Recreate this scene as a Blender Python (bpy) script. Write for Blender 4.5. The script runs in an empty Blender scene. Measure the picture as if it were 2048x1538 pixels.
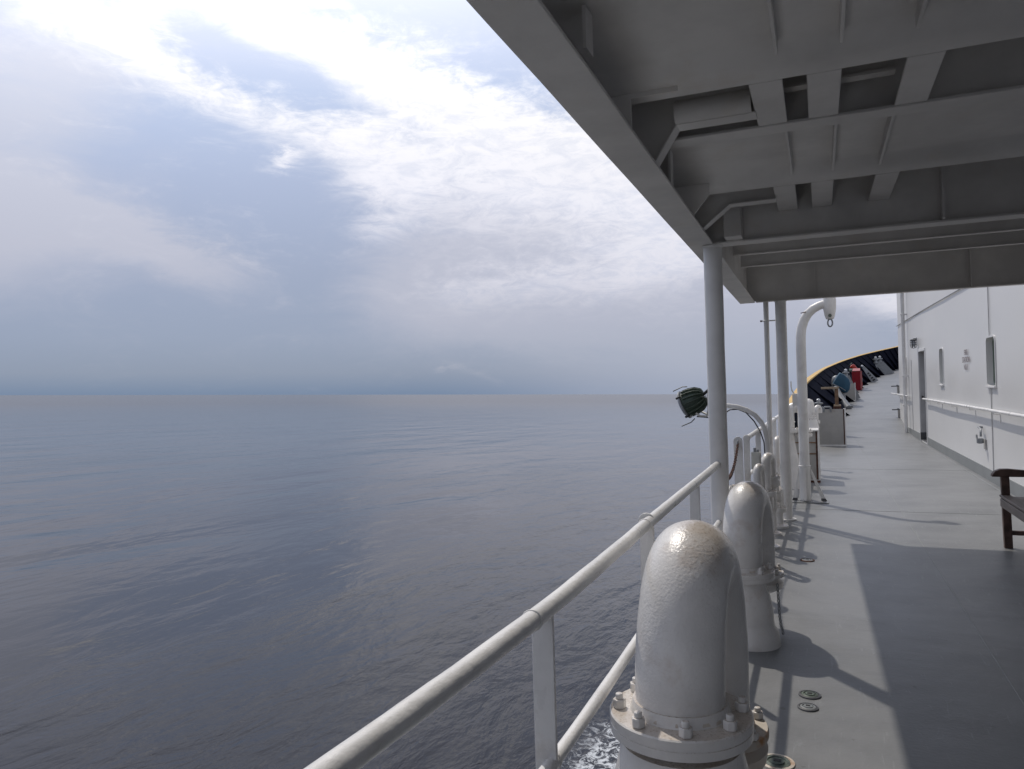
import bpy, bmesh, math, random
from math import radians, sin, cos, pi
from mathutils import Vector, Matrix, noise as mn
random.seed(7)
S = bpy.context.scene
COL = S.collection

# ------------------------------------------------------------------ camera
# The ship's own frame: X to starboard, Y to the bow, Z up from the deck.
EYE = Vector((0, 0, 1.45))
cam = bpy.data.cameras.new('camera'); cam.sensor_width = 36.0; cam.lens = 1500 / 2048 * 36
cam.clip_start = 0.05; cam.clip_end = 60000
co = bpy.data.objects.new('camera', cam); COL.objects.link(co); S.camera = co
CR = Vector((0.92501569, 0.3788215, -0.02898706))
CU = Vector((0.02955417, 0.00431881, 0.99955385))
CF = Vector((-0.37877767, 0.92545968, 0.00720079))
m = Matrix((CR, CU, -CF)).transposed().to_4x4(); m.translation = EYE
co.matrix_world = m
SEA_UP = Vector((0.0233, 0.0158, 0.9996)).normalized()      # the ship heels and trims a little
SUN_DIR = Vector((-0.98, 1.18, 2.31)).normalized()          # towards the sun

# ------------------------------------------------------------------ node expression helper
class NT:
    def __init__(s, tree): s.t = tree; s.n = tree.nodes; s.l = tree.links
    def node(s, kind, ins=None, **kw):
        n = s.n.new(kind)
        for k, v in kw.items(): setattr(n, k, v)
        for k, v in (ins or {}).items(): s.put(n.inputs[k], v)
        return n
    def put(s, sock, v):
        if isinstance(v, V): v = v.s
        if hasattr(v, 'is_output'): s.l.new(v, sock)
        else:
            if sock.type == 'RGBA' and len(v) == 3: v = (*v, 1)
            sock.default_value = v
    def math(s, op, a, b=0.0, c=0.0, clamp=False):
        n = s.n.new('ShaderNodeMath'); n.operation = op; n.use_clamp = clamp
        for i, v in enumerate((a, b, c)): s.put(n.inputs[i], v)
        return V(s, n.outputs[0])
    def mix(s, f, a, b, mode='MIX'):
        n = s.n.new('ShaderNodeMix'); n.data_type = 'RGBA'; n.blend_type = mode; n.clamp_factor = True
        s.put(n.inputs[0], f); s.put(n.inputs[6], a); s.put(n.inputs[7], b)
        return n.outputs[2]
    def noise(s, vec, scale, detail=4, rough=0.55, dist=0.0, out=0):
        n = s.node('ShaderNodeTexNoise', {'Scale': scale, 'Detail': detail, 'Roughness': rough, 'Distortion': dist})
        if vec is not None: s.put(n.inputs['Vector'], vec)
        return V(s, n.outputs[0]) if out == 0 else n.outputs[1]
    def mapping(s, vec, scale=(1, 1, 1), rot=(0, 0, 0), loc=(0, 0, 0)):
        n = s.n.new('ShaderNodeMapping'); s.put(n.inputs[0], vec)
        n.inputs['Scale'].default_value = scale; n.inputs['Rotation'].default_value = rot; n.inputs['Location'].default_value = loc
        return n.outputs[0]
    def smooth(s, v, a, b):
        n = s.n.new('ShaderNodeMapRange'); n.interpolation_type = 'SMOOTHSTEP'
        s.put(n.inputs[0], v); n.inputs[1].default_value = a; n.inputs[2].default_value = b
        return V(s, n.outputs[0])
    def dot(s, a, vec):
        n = s.n.new('ShaderNodeVectorMath'); n.operation = 'DOT_PRODUCT'; s.put(n.inputs[0], a); n.inputs[1].default_value = vec
        return V(s, n.outputs['Value'])
    def ramp(s, f, stops):
        n = s.n.new('ShaderNodeValToRGB'); s.put(n.inputs[0], f); e = n.color_ramp.elements
        while len(e) < len(stops): e.new(0.5)
        for q, (p, c) in zip(e, stops): q.position = p; q.color = (*c, 1)
        return n.outputs[0]
class V:
    def __init__(s, t, sock): s.t = t; s.s = sock
    def _o(s, op, b, r=False): return s.t.math(op, b, s) if r else s.t.math(op, s, b)
    def __add__(s, b): return s._o('ADD', b)
    __radd__ = __add__
    def __mul__(s, b): return s._o('MULTIPLY', b)
    __rmul__ = __mul__
    def __sub__(s, b): return s._o('SUBTRACT', b)
    def __rsub__(s, b): return s._o('SUBTRACT', b, True)
    def __truediv__(s, b): return s._o('DIVIDE', b)
    def exp(s): return s.t.math('EXPONENT', s)
def lin(*c): return tuple(((x / 255) / 12.92 if x / 255 < 0.04045 else ((x / 255 + 0.055) / 1.055) ** 2.4) for x in c)

# ------------------------------------------------------------------ world: sky with cloud
w = bpy.data.worlds.new('World'); S.world = w; w.use_nodes = True
w.node_tree.nodes.clear(); T = NT(w.node_tree)
d = T.node('ShaderNodeTexCoord').outputs['Generated']
e3 = SEA_UP; e1 = (CF - e3 * CF.dot(e3)).normalized(); e2 = e1.cross(e3).normalized()
a1 = T.dot(d, e1); a2 = T.dot(d, e2); a3 = T.dot(d, e3)
den = T.math('MAXIMUM', a1, 0.12)
X = a2 / den * 1500 + 1024            # bearing, as tangent from one fixed compass heading
Y = 788 - a3 / den * 1500             # height over the sea horizon
n1 = T.noise(T.mapping(d, (1.0, 1.0, 2.6)), 3.2, 9, 0.62, 0.6)
n2 = T.noise(T.mapping(d, (1.0, 1.0, 2.4), loc=(3, 1, 0)), 9.0, 10, 0.66, 0.9)
n3 = T.noise(T.mapping(d, (1.0, 1.0, 2.2), loc=(7, 2, 5)), 32.0, 8, 0.68, 0.7)
wob = (n1 - 0.5) * 170 + (n2 - 0.5) * 90 + (n3 - 0.5) * 40
wob2 = (T.noise(T.mapping(d, (1, 1, 2), loc=(9, 4, 2)), 4.5, 8, 0.65, 0.4) - 0.5) * 200
def band(x0, y0, slope, thick, xa=None, xb=None, soft=120, warp=None, curve=0.0):
    xx = X + wob2 * 0.5
    yy = Y + (wob if warp is None else warp)
    dx = xx - x0
    q = (yy - y0 - dx * slope - dx * dx * curve) / thick
    g = (q * q * -1.0).exp()
    if xa is not None: g = g * T.smooth(xx, xa - soft, xa + soft)
    if xb is not None: g = g * T.smooth(xx, xb + soft, xb - soft)
    return g
def blob(x0, y0, rx, ry, amt=1.0):
    p = (X + wob2 * 0.7 - x0) / rx; q = (Y + wob * 0.8 - y0) / ry
    return ((p * p + q * q) * -1.0).exp() * amt
base = T.ramp(Y / 800, [(0.0, lin(214, 222, 246)), (0.22, lin(178, 194, 226)), (0.45, lin(166, 179, 208)), (0.68, lin(156, 167, 192)),
                        (0.84, lin(148, 160, 184)), (0.93, lin(138, 151, 174)), (0.985, lin(113, 135, 165))])
hazec = T.ramp(Y / 800, [(0.0, lin(228, 230, 244)), (0.3, lin(206, 208, 222)), (0.6, lin(194, 195, 209)), (0.8, lin(184, 186, 202)), (0.92, lin(166, 172, 190)), (0.98, lin(130, 147, 172))])
cloud = T.ramp((Y + (X - 700) * -0.10) / 800, [(0.0, (1.15, 1.15, 1.2)), (0.25, lin(255, 253, 255)), (0.45, lin(242, 241, 249)), (0.66, lin(222, 221, 232)), (0.85, lin(182, 184, 198)), (1, lin(150, 160, 180))])
# pale veil on the left and right, then the two bright bands from upper left to lower right
veil = blob(-60, 430, 330, 190, 1.0) + blob(60, 150, 260, 120, 0.75) + band(300, 490, 0.36, 55, -100, 520, 140) * 0.8 + \
       band(1050, 560, -0.10, 100, 760, None, 180) * 1.15 + blob(1100, 380, 380, 170, 0.9) + blob(560, 690, 500, 60, 0.2) + blob(1360, 650, 400, 110, 1.0) + blob(700, 60, 500, 140, .28)
veil = T.smooth(veil + (n2 - 0.5) * 0.7, 0.12, 1.0)
bands = band(420, 185, 0.46, 62, 20, 820, 120) * 0.95 + band(1010, 350, 0.22, 115, 700, 1400, 110) * 1.15 + \
        band(760, 130, 0.42, 78, 440, None, 130) * 1.5 + blob(230, 50, 150, 60, 0.6) + blob(300, 15, 90, 40, .5) + \
        band(1100, 555, -0.14, 62, 840, 1800, 120) * 0.8 + blob(760, 450, 60, 30, 0.6) + blob(562, 328, 32, 13, 0.9) + \
        blob(880, 735, 34, 6, 0.5) + band(930, 735, 0.4, 9, 870, 1010, 30, warp=wob * 0.1) * 0.3
gaps = band(620, 160, 0.40, 42, 280, 900, 110) * 0.32 + blob(1060, 225, 70, 26, 0.4) + blob(1250, 400, 60, 50, 0.35)
fib = T.noise(T.mapping(d, (1.0, 1.0, 3.4), rot=(0, 0.35, 0.4)), 15, 9, 0.7, 1.2)
cm = T.smooth(bands * 0.9 - gaps + (n2 - 0.5) * 1.0 + (n3 - 0.5) * 0.6 + (fib - 0.5) * 0.8, 0.0, 1.2)
cloud = T.mix(T.smooth(n3 * 0.5 + fib * 0.6 - 0.05, 0.36, 0.58), T.mix(0.30, cloud, lin(170, 184, 214)), cloud)
c = T.mix(veil * 0.85, base, hazec)
c = T.mix(cm, c, cloud)
c = T.mix(T.smooth(X, 820, 1400) * T.smooth(Y, 600, 740) * 0.7, c, lin(172, 179, 198))
# glow round the hidden sun
sd = T.math('MAXIMUM', T.dot(d, SUN_DIR), 0.0)
glow = T.math('POWER', sd, 9.0) * 1.1
c = T.mix(1.0, c, T.mix(glow, (0, 0, 0), (0.85, 0.86, 0.9)), 'ADD')
# the rest of the sky, behind and overhead: broken grey cloud
rest = T.mix(T.smooth(n1 + (n2 - 0.5) * 0.4, 0.35, 0.7), lin(150, 160, 186), lin(214, 212, 214))
c = T.mix(T.smooth(a1, 0.16, 0.42) * T.smooth(Y, -1500, -500), rest, c)
c = T.mix(T.smooth(a3, 0.0, -0.02), c, lin(70, 80, 105))
sky = T.node('ShaderNodeTexSky', sky_type='NISHITA', sun_disc=False)
sky.sun_elevation = radians(56); sky.sun_rotation = math.atan2(SUN_DIR.x, SUN_DIR.y)
bg1 = T.node('ShaderNodeBackground', {'Strength': 0.08}); T.put(bg1.inputs[0], sky.outputs[0])
bg2 = T.node('ShaderNodeBackground', {'Strength': 1.0}); T.put(bg2.inputs[0], c)
mx = T.node('ShaderNodeMixShader', {0: 0.93}); T.l.new(bg1.outputs[0], mx.inputs[1]); T.l.new(bg2.outputs[0], mx.inputs[2])
T.l.new(mx.outputs[0], T.node('ShaderNodeOutputWorld').inputs[0])

sun = bpy.data.lights.new('sun', 'SUN'); sun.energy = 2.3; sun.angle = radians(0.8); sun.color = (1.0, 0.93, 0.84)
so = bpy.data.objects.new('sun', sun); COL.objects.link(so); so.rotation_euler = SUN_DIR.to_track_quat('Z', 'Y').to_euler()
S.view_settings.view_transform = 'Standard'; S.view_settings.look = 'None'; S.view_settings.exposure = 0.0; S.view_settings.gamma = 1
S.cycles.max_bounces = 7; S.cycles.diffuse_bounces = 4

# ------------------------------------------------------------------ materials
def mat(name, col, rough=0.5, metal=0.0, var=0.06, vscale=3.0, bump=0.0, bscale=30.0, stain=None, stain_amt=0.5, stain_scale=1.5,
        stain_lo=0.55, stain_hi=0.72, stretch=(1, 1, 1), spec=0.5, speck=None, coat=0.0, speck_cut=(.78, .8), roughvar=0.12, bump2=0.0, det=6, grime=None, scuff=False):
    M = bpy.data.materials.new(name); M.use_nodes = True; M.node_tree.nodes.clear(); t = NT(M.node_tree)
    oc = t.node('ShaderNodeTexCoord').outputs['Object']
    gm = t.node('ShaderNodeNewGeometry').outputs['Position']
    v = t.mapping(gm, stretch)
    dark = tuple(x * (1 - var * 2) for x in col); lite = tuple(min(1, x * (1 + var)) for x in col)
    cc = t.mix(t.smooth(t.noise(v, vscale, det, 0.6), 0.3, 0.7), dark, lite)
    if stain:
        cc = t.mix(t.smooth(t.noise(v, stain_scale, min(8, det + 2), 0.65), stain_lo, stain_hi) * stain_amt, cc, stain)
    if scuff:      # foot traffic, thin scratches, dried salt and small drips
        n_ = t.noise(t.mapping(gm, (3.5, .5, 1), rot=(0, 0, 1.2)), 9, 5, 0.7, 0.8); cc = t.mix(t.smooth(n_, 0.58, 0.70) * 0.5, cc, (0.30, 0.31, 0.315))
        n_ = t.noise(gm, 0.55, 7, 0.75, 0.5); cc = t.mix(t.smooth(n_, 0.42, 0.60) * 0.7, cc, (0.225, 0.228, 0.232))
        n_ = t.noise(t.mapping(gm, (1, 1, 1), loc=(4, 9, 0)), 14, 3, 0.6); cc = t.mix(t.smooth(n_, 0.69, 0.72) * 0.5, cc, (0.11, 0.105, 0.10))
        n_ = t.noise(t.mapping(gm, (1, 1, 1), loc=(8, 1, 0)), 0.8, 6, 0.7); cc = t.mix(t.smooth(n_, 0.66, 0.74) * 0.35, cc, (0.30, 0.22, 0.17))
    if grime:      # weathering that settles on upward faces
        nz = t.dot(t.node('ShaderNodeNewGeometry').outputs['Normal'], (0.35, 0.25, 0.9))
        cc = t.mix(t.smooth(nz + (t.noise(v, 9, 6, 0.7) - 0.5) * 1.1, 0.55, 1.05) * 0.75, cc, grime)
        cc = t.mix(t.smooth(nz, 0.2, 0.9) * t.smooth(t.noise(v, 120, 4, 0.7), 0.52, 0.66) * 0.6, cc, (0.33, 0.25, 0.18))
    if speck:
        cc = t.mix(t.smooth(t.noise(gm, 55, 3, 0.5), *speck_cut), cc, speck)
    p = t.node('ShaderNodeBsdfPrincipled', {'Metallic': metal, 'Specular IOR Level': spec, 'Coat Weight': coat, 'Coat Roughness': 0.12})
    t.put(p.inputs['Base Color'], cc)
    t.put(p.inputs['Roughness'], t.noise(v, vscale * 2, 4, 0.6) * roughvar * 2 + (rough - roughvar))
    if bump:
        h = t.noise(gm, bscale, 4, 0.55)
        if bump2: h = h + t.noise(gm, bscale * 0.12, 3, 0.5) * (bump2)
        b = t.node('ShaderNodeBump', {'Strength': 1.0, 'Distance': bump, 'Height': h}); t.l.new(b.outputs[0], p.inputs['Normal'])
    t.l.new(p.outputs[0], t.node('ShaderNodeOutputMaterial').inputs[0])
    return M
dirt = (0.36, 0.30, 0.23)
M = dict(
 rail=mat('white_gloss_rail', (0.80, 0.79, 0.77), 0.30, bump=0.0022, bscale=45, stain=(0.55, 0.5, 0.44), stain_amt=0.4, stain_scale=7, speck=(0.2, 0.18, 0.17), speck_cut=(.80, .82)),
 pipe=mat('white_gloss_pipe', (0.80, 0.78, 0.75), 0.24, bump=0.0017, bscale=120, bump2=0.8, grime=(0.50, 0.42, 0.34), stain=(0.60, 0.52, 0.45), stain_amt=0.55, stain_scale=5, coat=0.25, speck=(0.25, 0.2, 0.15), speck_cut=(.8, .83)),
 pillar=mat('white_pillar', (0.80, 0.79, 0.77), 0.38, bump=0.001, bscale=40, stain=(0.5, 0.47, 0.43), stain_amt=0.35, stain_scale=4, speck=(0.08, 0.07, 0.06), speck_cut=(.81, .83)),
 soffit=mat('white_soffit', (0.69, 0.672, 0.645), 0.55, bump=0.0015, bscale=12, bump2=3, stain=(0.62, 0.56, 0.48), stain_amt=0.45, stain_scale=2.2, speck=(0.2, 0.16, 0.12), speck_cut=(.81, .82)),
 deck=mat('grey_deck', (0.185, 0.19, 0.193), 0.42, var=0.10, vscale=2.0, bump=0.0012, bscale=60, bump2=2, stain=(0.145, 0.15, 0.147), stain_amt=0.75, stain_scale=2.1, stretch=(0.8, 1.5, 1), scuff=True, speck=(0.5, 0.5, 0.5), speck_cut=(.80, .82), roughvar=.1),
 deckline=mat('grey_deck_bead', (0.25, 0.26, 0.258), 0.45),
 wall=mat('white_wall', (0.74, 0.74, 0.735), 0.34, var=0.035, vscale=0.9, bump=0.0006, bscale=1.2, bump2=2, stain=(0.60, 0.60, 0.60), stain_amt=0.55, stain_scale=0.7, stretch=(1, .22, 0.5), stain_lo=.4, stain_hi=.8, det=3),
 kick=mat('grey_kick', (0.22, 0.235, 0.24), 0.4),
 door=mat('grey_white_door', (0.42, 0.42, 0.425), 0.4),
 darkgrey=mat('dark_grey_paint', (0.085, 0.088, 0.095), 0.4),
 shadegrey=mat('weathered_grey_panel', (0.40, 0.39, 0.37), 0.5, stain=(0.22, 0.17, 0.13), stain_amt=0.5, stain_scale=3),
 navy=mat('navy_bulwark', (0.007, 0.0085, 0.018), 0.8, var=0.12, spec=.02),
 seam=mat('seam_paint', (0.66, 0.66, 0.65), 0.4),
 hull=mat('navy_hull', (0.02, 0.025, 0.05), 0.35),
 yellow=mat('yellow_cap', (0.72, 0.47, 0.13), 0.5, stain=(0.5, 0.34, 0.14)),
 rust=mat('rust', (0.10, 0.042, 0.028), 0.8, var=0.3, vscale=20),
 rustp=mat('rusty_stain_paint', (0.62, 0.56, 0.48), 0.5, stain=(0.42, 0.19, 0.05), stain_amt=0.9, stain_scale=9, bump=.002, bscale=40),
 steel=mat('grey_steel', (0.27, 0.285, 0.30), 0.38, var=0.1, vscale=10, stain=(0.22, 0.2, 0.18)),
 knob=mat('bright_steel', (0.55, 0.57, 0.6), 0.25, metal=0.3),
 red=mat('red_paint', (0.22, 0.005, 0.014), 0.5, spec=.25), redl=mat('orange_red_paint', (0.42, 0.035, 0.02), 0.4),
 pink=mat('faded_red_paint', (0.42, 0.13, 0.13), 0.5),
 blue=mat('blue_canvas', (0.02, 0.078, 0.135), 0.7, bump=0.01, bscale=6, var=0.12),
 fin=mat('lighter_green_fin', (0.10, 0.13, 0.10), 0.4, var=0.2, vscale=30),  # fins a lighter green than the floodlight housing
 green=mat('green_cast_metal', (0.04, 0.068, 0.048), 0.45, var=0.2, vscale=20),
 greeng=mat('grey_green_pipe', (0.20, 0.26, 0.22), 0.5),
 black=mat('black_rubber', (0.015, 0.015, 0.016), 0.5),
 glass=mat('dark_glass', (0.02, 0.035, 0.03), 0.06, var=0.0, roughvar=0.0),
 lens=mat('clear_lens', (0.42, 0.45, 0.5), 0.12, roughvar=0.02),
 teak=mat('weathered_teak', (0.12, 0.072, 0.056), 0.55, var=0.25, vscale=14, stretch=(1, 0.25, 1), bump=0.001, bscale=60),
 teakseat=mat('grey_worn_teak', (0.23, 0.195, 0.175), 0.6, var=0.2, vscale=14, stretch=(1.5, 0.15, 1), stain=(0.1, 0.07, 0.06), stain_scale=6, bump=0.001, bscale=60),
 tan=mat('tan_wood', (0.40, 0.31, 0.22), 0.6, var=0.15), brown=mat('brown_wood', (0.20, 0.12, 0.07), 0.6, var=0.2, vscale=8),
 print=mat('faded_grey_lettering', (0.22, 0.18, 0.19), 0.6),
 brass=mat('green_brass', (0.12, 0.15, 0.125), 0.45, metal=0.2, var=0.2, vscale=40),
 box=mat('cream_box', (0.60, 0.60, 0.56), 0.4, stain=(0.3, 0.3, 0.26), stain_scale=12),
)
# the paint on the top of the large elbows is weathered beige
def water_mat():
    Wm = bpy.data.materials.new('sea_water'); Wm.use_nodes = True; Wm.node_tree.nodes.clear(); t = NT(Wm.node_tree)
    o = t.node('ShaderNodeTexCoord').outputs['Object']
    ln = t.n.new('ShaderNodeVectorMath'); ln.operation = 'LENGTH'; t.put(ln.inputs[0], o); dist = V(t, ln.outputs['Value'])
    sx = t.node('ShaderNodeSeparateXYZ'); t.put(sx.inputs[0], o); px = V(t, sx.outputs[0]); py = V(t, sx.outputs[1])
    b0 = t.noise(t.mapping(o, (1, 0.4, 1), rot=(0, 0, 0.9)), 0.035, 3, 0.5, 0.3)
    b1 = t.noise(t.mapping(o, (1, 0.45, 1), rot=(0, 0, 0.9)), 0.14, 4, 0.5, 0.4)
    b2 = t.noise(t.mapping(o, (1, 0.5, 1), rot=(0, 0, 1.1)), 0.7, 4, 0.55, 0.6)
    b3 = t.noise(t.mapping(o, (1, 0.45, 1), rot=(0, 0, 1.0)), 4.0, 4, 0.6, 0.5)
    patch = t.smooth(t.noise(t.mapping(o, (1, 0.5, 1), rot=(0, 0, 0.9)), 0.05, 4, 0.6, 0.4) + t.smooth(px, -45, -4) * 0.28, 0.45, 0.8)
    h = b0 * 0.5 + b1 * 0.42 + b2 * (patch * 0.12 + 0.04) + b3 * (patch * 0.030 + 0.003)
    bp = t.node('ShaderNodeBump', {'Strength': 1.0, 'Distance': 1.0, 'Height': h})
    p = t.node('ShaderNodeBsdfPrincipled', {'IOR': 1.33, 'Specular Tint': (1.0, 0.93, 0.84, 1)})
    # broken white water close along the hull
    edge = px + (t.noise(o, 0.6, 5, 0.6) - 0.5) * 2.4 - t.math('MAXIMUM', py - 15.5, 0.0) * 0.15
    near = t.smooth(edge, -6.4, -5.5) * t.smooth(py, 20.8, 18.4)
    fo = t.smooth(t.noise(o, 3.2, 9, 0.8, 1.2) + near * 0.05, 0.52, 0.60) * near
    t.put(p.inputs['Base Color'], t.mix(fo, (0.006, 0.0075, 0.015), (0.62, 0.66, 0.7)))
    t.put(p.inputs['Roughness'], fo * 0.5 + 0.06 + t.smooth(dist, 30, 900) * 0.17)
    t.l.new(bp.outputs[0], p.inputs['Normal'])
    t.l.new(p.outputs[0], t.node('ShaderNodeOutputMaterial').inputs[0])
    return Wm

# ------------------------------------------------------------------ mesh helpers
class MB:
    def __init__(s): s.b = bmesh.new()
    def box(s, x0, x1, y0, y1, z0, z1, rot=None, piv=None):
        vs = [s.b.verts.new((x, y, z)) for x in (x0, x1) for y in (y0, y1) for z in (z0, z1)]
        for f in ((0, 1, 3, 2), (4, 6, 7, 5), (0, 4, 5, 1), (2, 3, 7, 6), (0, 2, 6, 4), (1, 5, 7, 3)): s.b.faces.new([vs[i] for i in f])
        if rot:
            bmesh.ops.rotate(s.b, verts=vs, cent=piv or ((x0 + x1) / 2, (y0 + y1) / 2, (z0 + z1) / 2), matrix=rot)
        return s
    def ring(s, c, r, ax, ref, n):
        ax = Vector(ax).normalized(); u = (Vector(ref) - ax * ax.dot(Vector(ref))).normalized(); v = ax.cross(u)
        return [s.b.verts.new(Vector(c) + (u * cos(2 * pi * i / n) + v * sin(2 * pi * i / n)) * r) for i in range(n)]
    def skin(s, rings, cap=True, closed=False):
        n = len(rings[0])
        prs = list(zip(rings, rings[1:])) + ([(rings[-1], rings[0])] if closed else [])
        for a, b in prs:
            for i in range(n): s.b.faces.new((a[i], a[(i + 1) % n], b[(i + 1) % n], b[i]))
        if cap and not closed: s.b.faces.new(rings[0][::-1]); s.b.faces.new(rings[-1])
        return s
    def tube(s, pts, r, n=16, cap=True, jit=0.0, closed=False):
        pts = [Vector(p) for p in pts]; rs = r if isinstance(r, (list, tuple)) else [r] * len(pts)
        rings = []; ref = None
        for i, p in enumerate(pts):
            if closed: t = pts[(i + 1) % len(pts)] - pts[i - 1]
            else: t = pts[min(i + 1, len(pts) - 1)] - pts[max(i - 1, 0)]
            t.normalize()
            if ref is None: ref = Vector((0, 0, 1)) if abs(t.z) < 0.8 else Vector((1, 0, 0))
            ref = (ref - t * t.dot(ref)).normalized()
            rings.append(s.ring(p, rs[i] + (random.uniform(-jit, jit) if jit else 0), t, ref, n))
        return s.skin(rings, cap, closed)
    def cyl(s, a, b, r, n=20, r2=None): return s.tube([a, b], [r, r if r2 is None else r2], n)
    def lathe(s, prof, c=(0, 0, 0), n=32, ax=(0, 0, 1), cap=True):
        ax = Vector(ax).normalized(); ref = Vector((1, 0, 0)) if abs(ax.x) < 0.8 else Vector((0, 1, 0))
        return s.skin([s.ring(Vector(c) + ax * z, max(r, 1e-4), ax, ref, n) for r, z in prof], cap)
    def prism(s, poly, off):                     # planar polygon (3D points) pushed by off
        off = Vector(off); a = [s.b.verts.new(p) for p in poly]; b = [s.b.verts.new(Vector(p) + off) for p in poly]
        s.b.faces.new(a[::-1]); s.b.faces.new(b); k = len(poly)
        for i in range(k): s.b.faces.new((a[i], a[(i + 1) % k], b[(i + 1) % k], b[i]))
        return s
    def torus(s, c, R, r, ax, n=20, k=8):
        ax = Vector(ax).normalized(); u = ax.orthogonal().normalized(); v = ax.cross(u)
        return s.tube([Vector(c) + (u * cos(2 * pi * i / n) + v * sin(2 * pi * i / n)) * R for i in range(n)], r, k, closed=True)
    def done(s, name, mt, parent=None, bevel=0.0, ang=38, seg=2, **tags):
        bmesh.ops.recalc_face_normals(s.b, faces=s.b.faces)
        me = bpy.data.meshes.new(name); s.b.to_mesh(me); s.b.free()
        for p in me.polygons: p.use_smooth = True
        me.set_sharp_from_angle(angle=radians(ang))
        me.materials.append(M[mt] if isinstance(mt, str) else mt)
        o = bpy.data.objects.new(name, me); COL.objects.link(o)
        if parent is not None:
            o.parent = parent; o.matrix_parent_inverse = parent.matrix_world.inverted() if parent.type != 'EMPTY' else Matrix.Translation(-parent.location)
        if bevel:
            b = o.modifiers.new('bevel', 'BEVEL'); b.width = bevel; b.segments = seg; b.limit_method = 'ANGLE'; b.angle_limit = radians(40); b.harden_normals = False
        tag(o, **tags)
        return o
def tag(o, label=None, cat=None, group=None, kind=None):
    if label: o['label'] = label
    if cat: o['category'] = cat
    if group: o['group'] = group
    if kind: o['kind'] = kind
def thing(name, label, cat, loc, group=None):
    o = bpy.data.objects.new(name, None); COL.objects.link(o); o.location = loc; o.empty_display_size = 0.1
    tag(o, label, cat, group); return o
def arc(c, u, v, R, a0, a1, n):
    return [Vector(c) + (Vector(u) * cos(a0 + (a1 - a0) * i / n) + Vector(v) * sin(a0 + (a1 - a0) * i / n)) * R for i in range(n + 1)]
def interp(tab, y, k):
    pts = tab
    if y <= pts[0][0]: return pts[0][k]
    if y >= pts[-1][0]: return pts[-1][k]
    for i in range(len(pts) - 1):
        if pts[i][0] <= y <= pts[i + 1][0]:
            p0 = pts[max(i - 1, 0)]; p1 = pts[i]; p2 = pts[i + 1]; p3 = pts[min(i + 2, len(pts) - 1)]
            h = p2[0] - p1[0]; t = (y - p1[0]) / h
            m1 = (p2[k] - p0[k]) / (p2[0] - p0[0]) * h; m2 = (p3[k] - p1[k]) / (p3[0] - p1[0]) * h
            return (2 * t**3 - 3 * t**2 + 1) * p1[k] + (t**3 - 2 * t**2 + t) * m1 + (-2 * t**3 + 3 * t**2) * p2[k] + (t**3 - t**2) * m2
def Q(tab, x, k=1): return interp(tab, x, k)

# ------------------------------------------------------------------ sea
b = MB(); R_ = 30000.0
vs = [b.b.verts.new((x, y, 0)) for x, y in ((-R_, -R_), (R_, -R_), (R_, R_), (-R_, R_))]; b.b.faces.new(vs)
sea = b.done('water', water_mat(), kind='structure')
sea.rotation_mode = 'QUATERNION'; sea.rotation_quaternion = SEA_UP.to_track_quat('Z', 'Y'); sea.location = (0, 0, -7.2)
zrot = sea.rotation_quaternion.to_matrix() @ Vector((0, 1, 0))
sea.rotation_quaternion = sea.rotation_quaternion @ Matrix.Rotation(-math.atan2(zrot.x, zrot.y) * -1, 3, 'Z').to_quaternion()

# ------------------------------------------------------------------ deck
# deck edge (foot of bulwark) plan and height; bulwark top plan and height
FOOT = [(-6, -.69, 0), (14, -.69, 0), (17, -.42, 0), (21.2, .126, 0.0), (25, .66, .38), (29, .98, .71), (33, 1.30, .95), (36, 1.72, 1.15), (38.5, 2.12, 1.33), (41, 2.6, 1.53), (45, 3.54, 1.86), (48, 4.4, 2.1), (53, 6.2, 2.5), (58, 8.6, 2.9)]
TOP = [(16.4, -.68, .74), (18, -.66, .89), (20, -.60, 1.05), (22, -.50, 1.25), (25, -.34, 1.49), (30, .12, 1.87), (34, .50, 2.09), (38, 1.12, 2.38), (43, 2.32, 2.80), (48, 4.2, 3.29), (53, 6.0, 3.75), (58, 8.3, 4.1)]
def dz(y): return max(0.0, Q(FOOT, y, 2)) if y > 20 else 0.0
def dx(y): return Q(FOOT, y, 1)
b = MB(); ys = [-6 + i * 0.5 for i in range(127)]; rows = []
for y in ys:
    x0 = dx(y); row = []
    for i in range(9):
        x = x0 + (16 - x0) * (i / 8) ** 1.6
        row.append(b.b.verts.new((x, y, dz(y))))
    rows.append(row)
for r0, r1 in zip(rows, rows[1:]):
    for i in range(8): b.b.faces.new((r0[i], r0[i + 1], r1[i + 1], r1[i]))
deck = b.done('deck', 'deck', kind='structure')
b = MB(); rows = []
for y in ys: rows.append([b.b.verts.new((dx(y) - .001 - min(2.0, max(0, (y - 14) * .0)), y, dz(y) - .002)), b.b.verts.new((dx(y) - .002 + max(0, (y - 14)) * .06, y, -9.0))])
for r0, r1 in zip(rows, rows[1:]): b.b.faces.new((r0[0], r1[0], r1[1], r0[1]))
b.done('hull_side', 'hull', kind='structure')
# low upstand along the deck edge and weld beads across the plates
b = MB(); b.box(-.685, -.672, -6, 16.5, 0, .05); b.done('deck_edge_bar', 'deck', kind='structure')
b = MB(); b.tube([(.80, -6, .0), (.79, 8, .0), (.78, 20, .0)], .003, 6); b.tube([(-.68, 9.15, 0), (2.15, 9.15, 0)], .003, 6)
b.tube([(-.68, 13.4, 0), (2.15, 13.4, 0)], .003, 6); b.tube([(2.07, -4, 0), (2.07, 24.4, 0)], .006, 6)
b.done('deck_weld_bead', 'deckline', kind='structure')

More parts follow.
